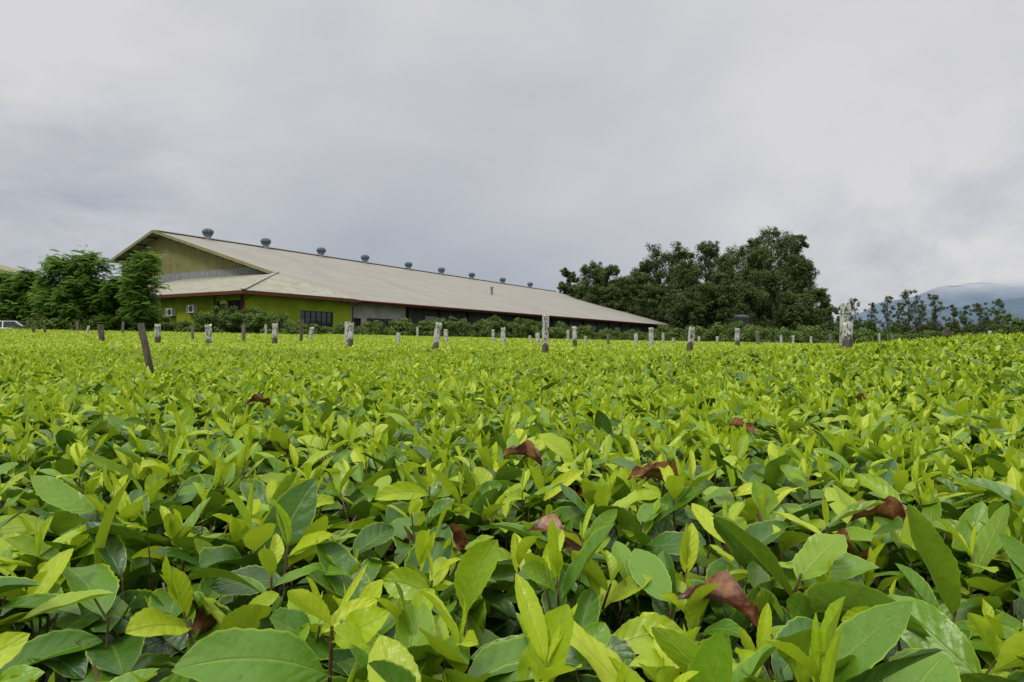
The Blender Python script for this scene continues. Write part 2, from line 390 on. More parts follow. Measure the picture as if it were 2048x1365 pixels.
def make_tree(name,height,hw,base_f,seed,kind,leafn,leafsize,nclump,shape='oval'):
    r=random.Random(seed); mb=MB()
    lean=(r.uniform(-.05,.05)*height,r.uniform(-.05,.05)*height)
    tr=max(.06,height*.018)
    def ax(f): return Vector((lean[0]*f+math.sin(f*5+seed)*hw*.05,lean[1]*f,height*f))
    mb.tube([ax(f)+Vector((0,0,-.3 if f==0 else 0)) for f in (0,.15,.3,.45,.6,.75,.93)],[tr*(1.25,1,.85,.7,.5,.35,.1)[i] for i in range(7)],8)
    cs=[];rs=[];bs=[]
    two=(kind=='gum')
    for i in range(nclump):
        f=base_f+(1-base_f)*((i+r.random())/nclump)
        g=(f-base_f)/(1-base_f)
        if shape=='oval': env=math.sin(math.pi*min(1,max(0,.16+.74*g)))**.6
        elif shape=='cone': env=(1-g)**.75*.95+.12
        elif shape=='umbrella': env=.35+.75*math.sin(math.pi*min(.97,.08+.80*g))
        else: env=.6+.4*math.sin(g*9+seed)*(1-g*.4)
        a=r.uniform(0,2*math.pi); k=r.uniform(.05,1.0)**.6*hw*env*r.uniform(.6,.95)
        c=ax(f)+Vector((math.cos(a)*k,math.sin(a)*k,r.uniform(-.03,.03)*height))
        cr=hw*(r.uniform(.22,.42) if two else r.uniform(.15,.28))*(1-.25*g)
        if shape=='open': cr*=.75
        c.z=min(c.z,height-cr*.8)
        if two:
            b0=r.random()
            for q in range(9):
                dv=Vector((r.gauss(0,1),r.gauss(0,1),r.gauss(0,1.1))).normalized()*cr*r.uniform(.3,1.15)
                cs.append(c+dv); rs.append(cr*r.uniform(.32,.56)); bs.append(min(1,max(0,b0*.6+.2+.35*dv.z/cr)))  # light from above painted in: higher sub-clumps get a lighter colour
        else:
            cs.append(c); rs.append(cr); bs.append(r.random())
        if i%2==0 or shape in('open','umbrella'):
            f0=max(.08,f-r.uniform(.1,.25)*(k/hw+.3)); p0=ax(f0); m=p0.lerp(c,.5)+Vector((0,0,-.04*height*r.random()))
            mb.tube([p0,m,c],[tr*.42*(1.15-f0),tr*.26*(1.15-f0),tr*.08],5,cap=False)
    trunk=mb.mesh('trunk',[M_BARK],True)
    C=np.array([list(c) for c in cs]); R=np.array(rs)
    if kind=='feather':
        n=leafn; CC=np.repeat(C,n,0); N=len(CC); rg=np.random.default_rng(seed)
        CC=CC+rg.normal(0,1,(N,3))*np.repeat(R,n)[:,None]*np.array([.75,.75,.85])
        bright=np.repeat(rg.uniform(0,1,len(C)),n)
        az=rg.uniform(0,6.283,N); e0=rg.uniform(-.1,1.2,N); kp=rg.uniform(.8,2.0,N); L=leafsize*rg.uniform(.7,1.3,N)
        K=6; t=(np.arange(K)+.6)/K
        ang=e0[:,None]-kp[:,None]*t; 
        h=np.cumsum(np.cos(ang),1)*L[:,None]/K; v=np.cumsum(np.sin(ang),1)*L[:,None]/K
        d=np.stack([np.cos(az),np.sin(az),0*az],1); l=np.stack([-np.sin(az),np.cos(az),0*az],1)
        B=CC[:,None]+d[:,None]*h[...,None]+np.array([0,0,1.])*v[...,None]
        Vs=[]
        wl=(L[:,None]*.36*np.sin(np.pi*(.2+.7*t))[None])[...,None]
        ww=(L/K*.62)[:,None,None]
        for sd in(-1,1):
            tip=B+sd*l[:,None]*wl+d[:,None]*wl*.35-np.array([0,0,1.])*wl*.55
            md=(B+tip)/2; dd=d[:,None]*ww
            Vs.append(np.stack([B,md-dd,tip,md+dd],2))
        V=np.stack(Vs,2).reshape(-1,3); nq=len(V)//4; Q=np.arange(nq*4).reshape(-1,4)
        D=np.zeros((N,K*2*4,4)); D[...,0]=bright[:,None]; D[...,1]=rg.uniform(0,1,N)[:,None]; D[...,3]=1; D=D.reshape(-1,4)
    else:
        V,Q,D=cloud(C,R,leafn,leafsize,'gum' if two else 'fine',seed,.9,np.array(bs))
        D[:,0]=np.clip(D[:,0]*.8+.2*(V[:,2]/height),0,1)  # colour also lightens towards the treetop, as painted top light
    mat={'gum':M_GUM,'feather':M_FEATH,'fine':M_GUM}[kind]
    crown=mesh_np('crown',V,Q,D,(mat,))
    return trunk,crown
def put_tree(meshes,x,y,label,group,rot=0,sc=1,name='tree',dz=0):
    e=bpy.data.objects.new(name,None); e.location=(x,y,gz(x,y)+dz); e.rotation_euler=(0,0,rot); e.scale=(sc,sc,sc); link(e)
    tag(e,label,"tree",group)
    for nm,m in zip(('trunk','crown'),meshes): link(bpy.data.objects.new(nm,m),e)
    return e
def surv(px,D): return (px-1024)/F*D
big=[(1145,538,28,165,'oval'),(1188,530,46,158,'oval'),(1222,534,46,154,'oval'),(1262,548,48,152,'oval'),(1288,520,46,156,'oval'),(1245,556,46,160,'oval'),
     (1336,486,62,154,'oval'),(1378,526,52,142,'oval'),(1420,484,52,160,'oval'),(1452,512,52,146,'oval'),(1492,480,58,158,'oval'),
     (1532,458,64,162,'oval'),(1583,466,52,165,'open'),(1550,545,60,138,'oval'),(1598,515,50,152,'oval'),(1630,578,34,140,'oval'),
     (1410,570,54,134,'oval'),(1480,570,56,132,'oval'),(1310,572,50,150,'oval'),(1594,588,48,134,'oval'),(1225,578,46,152,'oval'),(1375,580,48,136,'oval'),(1520,500,54,148,'oval'),(1160,572,40,154,'oval'),(1445,548,48,140,'oval'),(1190,572,44,150,'oval')]
for i,(px,top,hwp,D,shp) in enumerate(big):
    x=surv(px,D); h=(688-top)/F*D+Z0-gz(x,D); hw=hwp/F*D
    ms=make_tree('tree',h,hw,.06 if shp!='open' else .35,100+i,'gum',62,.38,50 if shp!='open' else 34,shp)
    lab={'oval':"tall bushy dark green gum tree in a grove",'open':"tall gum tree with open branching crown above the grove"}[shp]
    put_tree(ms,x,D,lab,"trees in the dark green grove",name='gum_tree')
rnd_trees=[(1700,642,30,118),(1738,646,30,108),(1795,650,30,104),(1850,648,30,112),(1905,645,30,116),(1945,652,32,100),(1985,640,32,104),(2040,642,34,100),(1660,614,26,124),(2090,640,40,104)]
for i,(px,top,hwp,D) in enumerate(rnd_trees):
    x=surv(px,D); h=(688-top)/F*D+Z0-gz(x,D)
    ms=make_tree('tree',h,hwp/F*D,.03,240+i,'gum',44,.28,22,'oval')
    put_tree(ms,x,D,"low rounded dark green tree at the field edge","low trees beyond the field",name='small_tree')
thin=[(1815,580,26,88),(1873,588,24,86),(1772,592,18,110),(1716,596,18,118),(1745,606,16,120),(1962,606,20,96),(1998,598,18,100),(1905,610,16,110),(1690,612,18,100),(1840,602,16,108),(1930,612,16,104),(1795,606,14,112)]
for i,(px,top,hwp,D) in enumerate(thin):
    x=surv(px,D); h=(688-top)/F*D+Z0-gz(x,D)
    ms=make_tree('tree',h,hwp/F*D,.25,300+i,'fine',48,.24,48,'umbrella')
    put_tree(ms,x,D,"slender young tree with thin tufted branches","slender young trees beyond the field",name='slender_tree')
left=[(2,550,46,49.5),(62,545,46,49.5),(122,518,58,47.5),(192,512,54,47.5),(285,510,54,46.5),(240,558,48,47.5),(20,578,50,48.8),(150,565,52,46.8),(90,582,46,48.8)]
for i,(px,top,hwp,D) in enumerate(left):
    x=surv(px,D); h=(688-top)/F*D+Z0-gz(x,D)
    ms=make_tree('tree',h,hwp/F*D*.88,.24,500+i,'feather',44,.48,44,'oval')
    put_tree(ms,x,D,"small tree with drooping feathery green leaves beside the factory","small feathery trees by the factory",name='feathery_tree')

# shrubs
def shrub_mesh(seed,h,w,leaf=.15,n=130,ncl=40):
    r=random.Random(seed); mb=MB(); cs=[];rs=[]
    for i in range(ncl):
        a=r.uniform(0,6.283); k=r.uniform(0,1)**.5*w; z=h*r.uniform(.12,1)*(1-.35*(k/w)**2)
        cs.append((math.cos(a)*k,math.sin(a)*k,z)); rs.append(w*r.uniform(.14,.28))
        if i%2==0: mb.tube([(math.cos(a)*k*.2,math.sin(a)*k*.2,-.1),(math.cos(a)*k*.6,math.sin(a)*k*.6,z*.5),(math.cos(a)*k*1.1,math.sin(a)*k*1.1,z+h*.2*r.random())],[.02,.014,.006],5,cap=False)
    V,Q,D=cloud(np.array(cs),np.array(rs),n,leaf,'shrub',seed)
    nv=len(V); tv=np.array(mb.v); 
    tq=np.array([f for f in mb.f if len(f)==4])+nv
    V2=np.concatenate([V,tv]); Q2=np.concatenate([Q,tq]); D2=np.concatenate([D,np.zeros((len(tv),4))])
    mi=np.concatenate([np.zeros(len(Q)),np.ones(len(tq))])
    return mesh_np('shrub',V2,Q2,D2,(M_SHRUB,M_BARK),mi)
SH=[shrub_mesh(700+i,h,w) for i,(h,w) in enumerate([(2.0,1.2),(1.6,1.4),(2.6,1.1),(1.3,1.5),(3.1,1.1)])]
def put_shrub(k,x,y,top_px,label="leafy green shrub beside the tea field"):
    hk=(2.0,1.6,2.6,1.3,3.1)[k]; g=gz(x,y); want=(688-top_px)/F*y+Z0-g
    sz=max(.35,want/(hk*1.10)); sc=min(max(sz,.7),1.3)
    o=bpy.data.objects.new('shrub',SH[k]); o.location=(x,y,g); o.rotation_euler=(0,0,R_.uniform(0,6.28)); o.scale=(sc,sc,sz); link(o)
    tag(o,label,"shrub","shrubs along the field edge")
R_=random.Random(3)
for i in range(24):
    px=70+i*24+R_.uniform(-8,8); D=47+R_.uniform(-.6,1.2)
    top=np.interp(px,[60,130,260,325,340,400,425,470,540,560,700],[632,625,600,610,636,640,606,598,616,638,644])+R_.uniform(-6,8)
    k=2 if top<615 else R_.choice([0,1])
    put_shrub(k,surv(px,D),D,top,"leafy green shrub in front of the factory wall")
put_shrub(4,surv(450,48.2),48.2,590,"tall twiggy shrub by the factory corner"); put_shrub(2,surv(515,48.4),48.4,604,"tall twiggy shrub by the factory corner")
U=Vector((.494,.8695,0)); VV=Vector((-.8695,.494,0)); C0=Vector((-19.74,50,0))
for i in range(56):
    t_=6+(i/55)**1.25*100+R_.uniform(-.6,.6); p=C0+U*t_-VV*(2.2+R_.uniform(0,2.)+i*.04)
    px=1024+F*p.x/p.y
    top=np.interp(px,[560,700,760,830,900,1000,1080,1200,1345],[646,648,642,628,632,629,642,657,663])+R_.uniform(-7,8)
    put_shrub(R_.choice([0,1]) if top>635 else R_.choice([0,2]),p.x,p.y,top,"leafy green shrub along the factory side wall")
for i in range(60):
    px=1270+i*13.5+R_.uniform(-8,8); D=R_.uniform(54,86)
    top=np.interp(px,[1270,1380,1500,1650,1760,1900,2048],[662,650,656,656,660,664,658])+R_.uniform(-10,10)
    if 1455<px<1510: D=60; top=650
    put_shrub(R_.choice([0,1,2]),surv(px,D),D,top)
put_shrub(4,surv(2012,60),60,616,"large rounded shrub at the field edge"); put_shrub(2,surv(2040,58),58,630,"large rounded shrub at the field edge")
put_shrub(1,surv(1466,54),54,640); put_shrub(0,surv(1503,54),54,643); put_shrub(1,surv(1485,53.5),53.5,650)
def wood():
    r=np.random.default_rng(9); n=340
    px=np.concatenate([r.uniform(1600,2300,220),r.uniform(-300,80,30),r.uniform(1330,1700,90)]); D=r.uniform(150,260,n)
    x=(px-1024)/F*D; h=r.uniform(1.5,5.5,n)
    C=np.stack([x,D,np.array([gz(a,b) for a,b in zip(x,D)])+h*.6],1)
    V,Q,Da=cloud(C,r.uniform(1.6,3.4,n),150,.6,'gum',5,.8)
    o=link(bpy.data.objects.new('distant_woodland',mesh_np('distant_woodland',V,Q,Da,(M_GUM,))))
    tag(o,"distant dark green woodland beyond the field","woodland",kind="stuff")
wood()

# ------------------------------------------------------------------ factory
def roofmat():
    t=NT('grey_roof_sheet'); o=t.obj(); s=t.n('ShaderNodeSeparateXYZ'); t.l(o,s.inputs[0])
    n=t.noise(.35,7,.65,t.scale(o,(1,.35,1))); n2=t.noise(2.5,5,.6,t.scale(o,(3,.25,1)))
    c=t.mix(t.ss(n,.3,.75),(.315,.300,.258),(.262,.248,.212))
    c=t.mix(t.math('MULTIPLY',t.ss(n2,.5,.8),.35),c,(.16,.145,.12))
    lap=t.math('PINGPONG',t.math('ADD',s.outputs[1],.3),1.4); c=t.mix(t.math('MULTIPLY',t.ss(lap,.09,.02),.5),c,(.12,.115,.10))
    bay=t.math('PINGPONG',s.outputs[0],.5); c=t.mix(t.math('MULTIPLY',t.ss(bay,.12,.02),.3),c,(.14,.135,.12))
    w=t.math('SINE',t.math('MULTIPLY',s.outputs[0],2*math.pi/.25))
    return t.done(t.bsdf(c,.6,.3,0,w,.25,.03))
M_ROOF=roofmat()
M_ROOF2=simple('annex_roof_sheet',(.34,.33,.26),(.24,.23,.175),1.2,rough=.6,stretch=(1,1,1))
M_OLIVE=simple('olive_cladding',(.26,.25,.09),(.20,.19,.065),1.5,rough=.55)
M_TRIM=simple('olive_trim',(.27,.25,.12),(.21,.19,.09),2)
M_PALE=simple('pale_translucent_sheet',(.30,.32,.31),(.18,.19,.18),2,stretch=(1,6,1))
M_LIME=simple('lime_green_wall',(.29,.36,.012),(.20,.26,.012),.8,rough=.8)
M_WHITE=simple('off_white_wall',(.50,.50,.45),(.34,.34,.29),.8,rough=.8)
M_DGREY=simple('dark_grey_sheet',(.075,.08,.08),(.035,.037,.037),1.4,stretch=(6,6,.5))
M_RUST=simple('red_brown_fascia',(.15,.040,.022),(.08,.028,.018),2)
M_DARK=simple('dark_opening',(.012,.012,.012),(.02,.02,.02),1)
M_GLASS=simple('window_glass',(.02,.024,.026),(.04,.045,.045),1,rough=.08,spec=.6,b=0)
M_METAL=simple('galvanised_metal',(.30,.33,.36),(.17,.19,.21),3,rough=.45,metal=.4)
M_BLUEG=simple('weathered_blue_grey_metal',(.12,.16,.20),(.08,.10,.12),4,rough=.45,metal=.3)
M_PLAST=simple('white_plastic',(.55,.55,.51),(.42,.42,.38),3,rough=.5)
M_GRIL=simple('dark_grille',(.05,.05,.05),(.03,.03,.03),3)
fac=bpy.data.objects.new('factory_building',None); fac.location=(C0.x,C0.y,Z0); fac.rotation_euler=(0,0,math.atan2(.8695,.494)); link(fac)
tag(fac,"long tea factory with grey sheet roof, olive gable and lime walls","factory")
LX=108.8; RY=27.5; RZ=12.07; GX=10.7
mb=MB()
th=.10
def slab(pts,th,mi=0):
    vs=[Vector(p) for p in pts]; n=len(vs)
    mb.add(vs+[v-Vector((0,0,th)) for v in vs],[tuple(range(n)),tuple(reversed(range(n,2*n)))]+[(i,i+n,(i+1)%n+n,(i+1)%n) for i in range(n)],mi)
slab([(GX,0,3.9),(LX,0,3.9),(LX,RY,RZ),(GX,RY,RZ)],th)
slab([(GX,RY+.002,RZ),(LX,RY+.002,RZ),(LX,35.6,9.25),(GX,35.6,9.25)],th)
roof=mb.obj('roof',[M_ROOF],fac)
mb=MB(); mb.beam((GX,RY,RZ+.05),(LX,RY,RZ+.05),.7,.08); mb.obj('ridge_cap',M_ROOF2,roof)
vm=MB()
vm.lathe([(.36,-.5),(.36,.28),(.52,.34),(.52,.38)],24,mi=0)
vm.lathe([(.30,.38),(.52,.45),(.62,.62),(.64,.78),(.58,.95),(.42,1.08),(.16,1.15),(.02,1.17)],32,mi=1,fin=-.09,finr=(.42,1.1))
vmesh=vm.mesh('roof_ventilator',[M_METAL,M_BLUEG])
Rw=C0+U*GX+VV*RY
for px in (411,527,638,726,813,879,940,1002,1057):
    k=(px-1024)/F; t_=(k*Rw.y-Rw.x)/(U.x-k*U.y)
    o=bpy.data.objects.new('roof_ventilator',vmesh); o.location=(GX+t_,RY-.4,RZ+.0); link(o,roof)
mb=MB(); mb.tube([(54.7,11.9,7.2),(54.7,11.9,8.5)],[.18,.18],12); mb.tube([(54.7,11.9,8.45),(54.7,11.9,8.62)],[.27,.27],12); mb.obj('vent_pipe',M_METAL,roof)
def wav(s,p=.28,a=.022): return a*math.sin(2*math.pi*s/p)
mb=MB(); ys_=np.arange(0,24.01,.07)
bt=[(0,y,3.93+wav(y)) for y in ys_]; tp=[]
for y in ys_:
    x=min(11.9,y*10.7/8.8); tp.append((x,y,3.93+.243*x+wav(y)))
mb.strip(tp,bt)
xs=np.arange(0,12.21,.07); bt=[(x,0,3.96+wav(x)) for x in xs]; tp=[]
for x in xs:
    y=x*8.8/10.7 if x<=10.7 else 8.8*(12.2-x)/1.5
    tp.append((x,y,3.96+.297*y+wav(x)))
mb.strip(bt,tp)
mb.beam((0,0,4.02),(11.9,9.8,6.9),.35,.06)
mb.obj('annex_roof',[M_ROOF2],fac)
mb=MB(); ys_=np.arange(9.6,35.2,.07)
def rz(y): return 3.9+.297*y-.11 if y<=RY else RZ-.348*(y-RY)-.11
def sq(y): return .035*(1 if (y/.36)%1<.5 else -1)
mb.strip([(11.95+sq(y),y,(6.6 if y<24 else 0.)) for y in ys_],[(11.95+sq(y),y,rz(y)) for y in ys_])
mb.obj('gable_cladding',M_OLIVE,fac)
mb=MB(); ys_=np.arange(10.6,31,.07)
mb.strip([(11.86+sq(y)*.8,y,6.7) for y in ys_],[(11.86+sq(y)*.8,y,min(7.55,rz(y)-.05)) for y in ys_]); mb.obj('gable_light_strip',M_PALE,fac)
mb=MB()
mb.beam((GX-.03,8.6,6.45),(GX-.03,RY,12.03),.06,.30); mb.beam((GX-.03,RY,12.03),(GX-.03,35.6,9.21),.06,.30)
mb.obj('verge_trim',M_TRIM,fac)
for y in np.arange(9.5,35,1.9):
    mb=MB(); z=rz(y)-.08; mb.box((GX+.02,y-.05,z-.12),(11.85,y+.05,z)); mb.obj('purlin',M_DARK,fac)
def wall_x(x0,x1,y,z0,z1,open_,name,mat,parent):
    mb=MB(); xs=[x0]+[v for o in open_ for v in o[:2]]+[x1]
    for i in range(0,len(xs)-1,2): mb.box((xs[i],y,z0),(xs[i+1],y+.2,z1))
    for a,b,c,d in open_:
        mb.box((a,y,d),(b,y+.2,z1))
        if c>z0+.01: mb.box((a,y,z0),(b,y+.2,c))
    return mb.obj(name,mat,parent)
def wall_y(y0,y1,x,z0,z1,open_,name,mat,parent):
    mb=MB(); ys=[y0]+[v for o in open_ for v in o[:2]]+[y1]
    for i in range(0,len(ys)-1,2): mb.box((x,ys[i],z0),(x+.2,ys[i+1],z1))
    for a,b,c,d in open_:
        mb.box((x,a,d),(x+.2,b,z1))
        if c>z0+.01: mb.box((x,a,z0),(x+.2,b,c))
    return mb.obj(name,mat,parent)
def window_x(a,b,c,d,y,n,door=False):
    g=MB(); g.box((a,y+.12,c),(b,y+.14,d)); w=g.obj('door' if door else 'window',M_GLASS if not door else M_DARK,fac)
    f=MB(); e=.06
    f.box((a,y+.03,c),(a+e,y+.115,d)); f.box((b-e,y+.03,c),(b,y+.115,d)); f.box((a+e,y+.03,d-e),(b-e,y+.115,d)); f.box((a+e,y+.03,c),(b-e,y+.115,c+e))
    for i in range(1,n):
        x=a+(b-a)*i/n; f.box((x-.02,y+.05,c+e),(x+.02,y+.11,d-e))
    if not door: f.box((a+e,y+.06,(c+d)*.5+.2),(b-e,y+.10,(c+d)*.5+.24))
    f.obj('frame',M_DGREY if not door else M_RUST,w)
wall_x(1.1,12.3,.9,-1.,3.9,[(6.4,10.1,1.35,2.75)],'annex_side_wall',M_LIME,fac); window_x(6.4,10.1,1.35,2.75,.9,6)
wall_y(.9,24,.9,-1.,3.9,[(1.3,4.2,-.9,3.3),(13,16,1.2,2.7),(18.5,21.5,1.2,2.7)],'annex_front_wall',M_LIME,fac)
mb=MB(); mb.box((1.02,1.3,-.9),(1.06,4.2,3.3)); mb.obj('doorway_shade_panel',M_DARK,fac)  # near-black panel stands in for the shade inside the open doorway
mb=MB(); mb.box((.84,1.0,-.9),(.90,1.28,3.66)); mb.obj('corner_post',M_RUST,fac)
mb=MB(); mb.box((.84,4.22,-.9),(.90,4.40,3.66)); mb.obj('door_jamb',M_RUST,fac)
mb=MB(); mb.box((1.02,13,1.2),(1.06,16,2.7)); mb.obj('window',M_GLASS,fac)
mb=MB(); mb.box((1.02,18.5,1.2),(1.06,21.5,2.7)); mb.obj('window',M_GLASS,fac)
wall_x(12.3,20.6,1.3,-1.,3.85,[(12.9,14.1,-.2,2.35),(14.9,18.6,1.1,2.4)],'side_wall',M_WHITE,fac)
window_x(12.9,14.1,-.2,2.35,1.3,1,True); window_x(14.9,18.6,1.1,2.4,1.3,6)
mb=MB(); xs=np.arange(20.6,LX-.4,.16)
mb.strip([(x,1.5+.03*(i%2),-1) for i,x in enumerate(xs)],[(x,1.5+.03*(i%2),3.85) for i,x in enumerate(xs)])
mb.obj('sheet_and_shade_wall',M_DGREY,fac)  # dark sheeting whose colour also stands in for shade in the open bays
for x in np.arange(21,LX-1,5.5):
    mb=MB(); mb.box((x,1.15,-1),(x+.22,1.42,3.8)); mb.obj('wall_column',M_DGREY,fac)
for i,x in enumerate(np.arange(24,LX-6,11)):
    mb=MB(); mb.box((x,1.40,2.2),(x+2.6,1.46,2.9)); mb.obj('wall_louvre',M_METAL,fac)
mb=MB(); mb.box((LX-.4,1.5,-1),(LX-.2,35,3.7)); mb.add([(LX-.3,1.5,3.7),(LX-.3,35,3.7),(LX-.3,35,9.1),(LX-.3,RY,11.9),(LX-.3,1.5,4.2)],[(0,1,2,3,4)]); mb.box((12,35,-1),(LX-.4,35.2,9.1)); mb.obj('rear_wall',M_OLIVE,fac)
mb=MB()
mb.box((-.06,-.06,3.68),(-.01,24,3.92)); mb.box((-.01,-.06,3.68),(12.3,-.01,3.92)); mb.obj('fascia',M_RUST,fac)
mb=MB(); mb.tube([(12.35,-.12,3.80),(LX,-.12,3.80)],[.09,.09],8); mb.box((12.35,-.03,3.6),(LX,0.0,3.80)); mb.obj('gutter',M_RUST,fac)
mb=MB(); mb.tube([(1.0,-.05,3.7),(.72,.72,3.3),(.72,.72,-.8)],[.05]*3,8); mb.obj('downpipe',M_RUST,fac)
mb=MB(); mb.tube([(12.6,-.1,3.7),(12.45,.8,3.3),(12.45,.8,-.8)],[.05]*3,8); mb.obj('downpipe',M_RUST,fac)
mb=MB(); mb.box((0.0,0.0,3.78),(.9,24,3.80)); mb.box((.9,0,3.78),(12.3,.9,3.80)); mb.obj('soffit',M_RUST,fac)
am=MB(); am.box((-.36,-.43,-.32),(0,.43,.32)); 
acm=am.mesh('air_conditioner',[M_PLAST])
gm=MB(); n=24
gm.add([(-.365,-.10,0)]+[(-.365,-.10+.25*math.cos(2*math.pi*k/n),.25*math.sin(2*math.pi*k/n)) for k in range(n)],[(0,k+1,(k+1)%n+1) for k in range(n)])
for k in range(6): gm.box((-.375,.22,-.24+k*.085),(-.362,.38,-.20+k*.085))
gmm=gm.mesh('fan_grille',[M_GRIL])
bm_=MB(); bm_.box((-.3,-.02,-.40),(0.02,.02,-.33)); bmm=bm_.mesh('bracket',[M_GRIL])
for y,z in((6.8,2.75),(9.5,2.55)):
    a=bpy.data.objects.new('air_conditioner',acm); a.location=(.88,y,z); link(a,fac)
    link(bpy.data.objects.new('fan_grille',gmm),a)
    for q in(-.3,.3):
        b_=bpy.data.objects.new('bracket',bmm); b_.location=(0,q,0); link(b_,a)

# ------------------------------------------------------------------ second shed
sh=bpy.data.objects.new('storage_shed',None); sh.location=(-51.9,72,Z0-.1); sh.rotation_euler=(0,0,math.radians(-6)); link(sh); tag(sh,"shed with olive sheet roof seen behind the trees","shed")
mb=MB()
for pts in ([(0,0,7.4),(0,4,7.4),(-10.5,4,10.2),(-10.5,0,10.2)],[(-10.502,0,10.2),(-10.502,4,10.2),(-21,4,7.4),(-21,0,7.4)]):
    vs=[Vector(p) for p in pts]; mb.add(vs+[v-Vector((0,0,.3)) for v in vs],[(0,1,2,3),(7,6,5,4)]+[(i,i+4,(i+1)%4+4,(i+1)%4) for i in range(4)])
mb.obj('roof',M_TRIM,sh)
mb=MB(); mb.add([(-.8,.8,-1),(-20,.8,-1),(-20,.8,7.3),(-10.5,.8,9.8),(-.8,.8,7.3)],[(0,1,2,3,4)]); mb.box((-1,.82,-1),(-.8,3.5,7.2)); mb.box((-20,.82,-1),(-19.8,3.5,7.2)); mb.obj('wall',M_OLIVE,sh)
mb=MB(); mb.box((-8,.7,-.9),(-5,.78,2.6)); mb.obj('door',M_DGREY,sh)

# ------------------------------------------------------------------ parked car
def car(x,y,rot,lift):
    e=bpy.data.objects.new('parked_car',None); e.location=(x,y,gz(x,y)+lift); e.rotation_euler=(0,0,rot); link(e)
    tag(e,"white parked car beyond the tea field hedge","car")
    paint=simple('white_car_paint',(.72,.72,.72),(.66,.66,.67),1,rough=.2,spec=.5,b=0)
    tyre=simple('tyre_rubber',(.02,.02,.02),rough=.8)
    prof=[(-2.1,.35),(-2.12,.75),(-1.95,.92),(-1.0,1.0),(1.2,.98),(1.95,.84),(2.12,.62),(2.1,.33),(1.75,.28),(-1.75,.28)]
    mb=MB(); n=len(prof); secs=[(-.84,.94),(-.80,1.),(.80,1.),(.84,.94)]
    vs=[(px*s,yy,.6+(pz-.6)*s) for yy,s in secs for px,pz in prof]
    fs=[(k*n+i,k*n+(i+1)%n,(k+1)*n+(i+1)%n,(k+1)*n+i) for k in range(3) for i in range(n)]+[tuple(range(n)),tuple(reversed(range(3*n,4*n)))]
    mb.add(vs,fs); mb.obj('body',paint,e)
    mb=MB()
    lo=[(-1.75,-.74,.97),(1.05,-.74,.97),(1.05,.74,.97),(-1.75,.74,.97)]; hi=[(-1.25,-.6,1.42),(.35,-.6,1.42),(.35,.6,1.42),(-1.25,.6,1.42)]
    mb.add(lo+hi,[(0,1,5,4),(1,2,6,5),(2,3,7,6),(3,0,4,7)]); mb.obj('windows',M_GLASS,e)
    mb=MB(); mb.box((-1.27,-.62,1.42),(.37,.62,1.47))
    for a,b in zip(lo,hi): mb.beam(a,b,.07,.07)
    mb.beam((-.4,-.745,.97),(-.45,-.61,1.42),.07,.05); mb.beam((-.4,.745,.97),(-.45,.61,1.42),.07,.05); mb.obj('roof',paint,e)
    for wx in(-1.3,1.3):
        for wy in(-.78,.78):
            mb=MB(); mb.tube([(wx,wy-.11,.32),(wx,wy+.11,.32)],[.32,.32],20); w=mb.obj('wheel',tyre,e)
            mb=MB(); s=1 if wy>0 else -1; mb.tube([(wx,wy+s*.112,.32),(wx,wy+s*.125,.32)],[.2,.19],16); mb.obj('rim',M_METAL,w)
    for wy in(-.55,.55):
        mb=MB(); mb.box((2.04,wy-.18,.62),(2.13,wy+.18,.74)); mb.obj('headlight',M_PLAST,e)
car(-34.2,47.0,math.radians(8),-.12)

# ------------------------------------------------------------------ water tank
tk=bpy.data.objects.new('water_tank',None); tx,ty=surv(1483,56),56; tk.location=(tx,ty,gz(tx,ty)); link(tk); tag(tk,"black ribbed plastic water tank on a low stand","water tank")
TB=(688-648)/F*ty+Z0-gz(tx,ty)
mb=MB(); pr=[(.56,0)]
for k in range(4): pr+=[(.59,.04+k*.14),(.59,.11+k*.14),(.55,.135+k*.14)]
pr+=[(.53,.62),(.36,.70),(.18,.73),(.18,.77),(.02,.78)]
pl=simple('black_plastic',(.05,.055,.06),(.03,.033,.036),2,rough=.4)
mb.lathe(pr,32,(0,0,TB)); mb.obj('tank',pl,tk)
mb=MB()
for a in(-.5,.5):
    for b in(-.5,.5): mb.box((a-.06,b-.06,-.2),(a+.06,b+.06,TB-.13))
mb.box((-.7,-.7,TB-.13),(.7,.7,TB-.005)); mb.obj('stand',M_BARK,tk)

# ------------------------------------------------------------------ posts
def postmat(name,thr,paint=True,wood=(.15,.12,.095),wood2=(.065,.05,.04)):
    t=NT(name); o=t.obj(); s=t.n('ShaderNodeSeparateXYZ'); t.l(o,s.inputs[0])
    g=t.noise(9,6,.7,t.scale(o,(5,5,.5))); c=t.mix(t.ss(g,.38,.62),wood,wood2)
    li=t.noise(18,4,.6,o); c=t.mix(t.math('MULTIPLY',t.ss(li,.6,.66),.5),c,(.28,.29,.24))
    if paint:
        n=t.noise(14,6,.75,t.scale(o,(1,1,.6)))
        k=t.math('ADD',s.outputs[2],t.math('MULTIPLY',t.math('SUBTRACT',n,.5),.5))
        peel=t.ss(t.noise(26,6,.7,t.scale(o,(1.,1.,.45))),.42,.50)
        f=t.math('MULTIPLY',t.ss(k,thr-.02,thr+.02),peel)
        c=t.mix(f,c,t.mix(t.ss(n,.35,.7),(.60,.60,.56),(.38,.38,.34)))
    return t.done(t.bsdf(c,.85,.15,0,g,.9,.006))
PM={'w':postmat('white_painted_timber',-.05),'h':postmat('half_painted_timber',.20),'q':postmat('top_painted_timber',.13),
    'b':postmat('bare_brown_timber',0,False,(.15,.12,.10),(.06,.047,.04)),'g':postmat('bare_grey_timber',0,False,(.24,.21,.17),(.10,.085,.065))}
M_INK=simple('black_marker_paint',(.04,.04,.04),(.12,.12,.12),60)
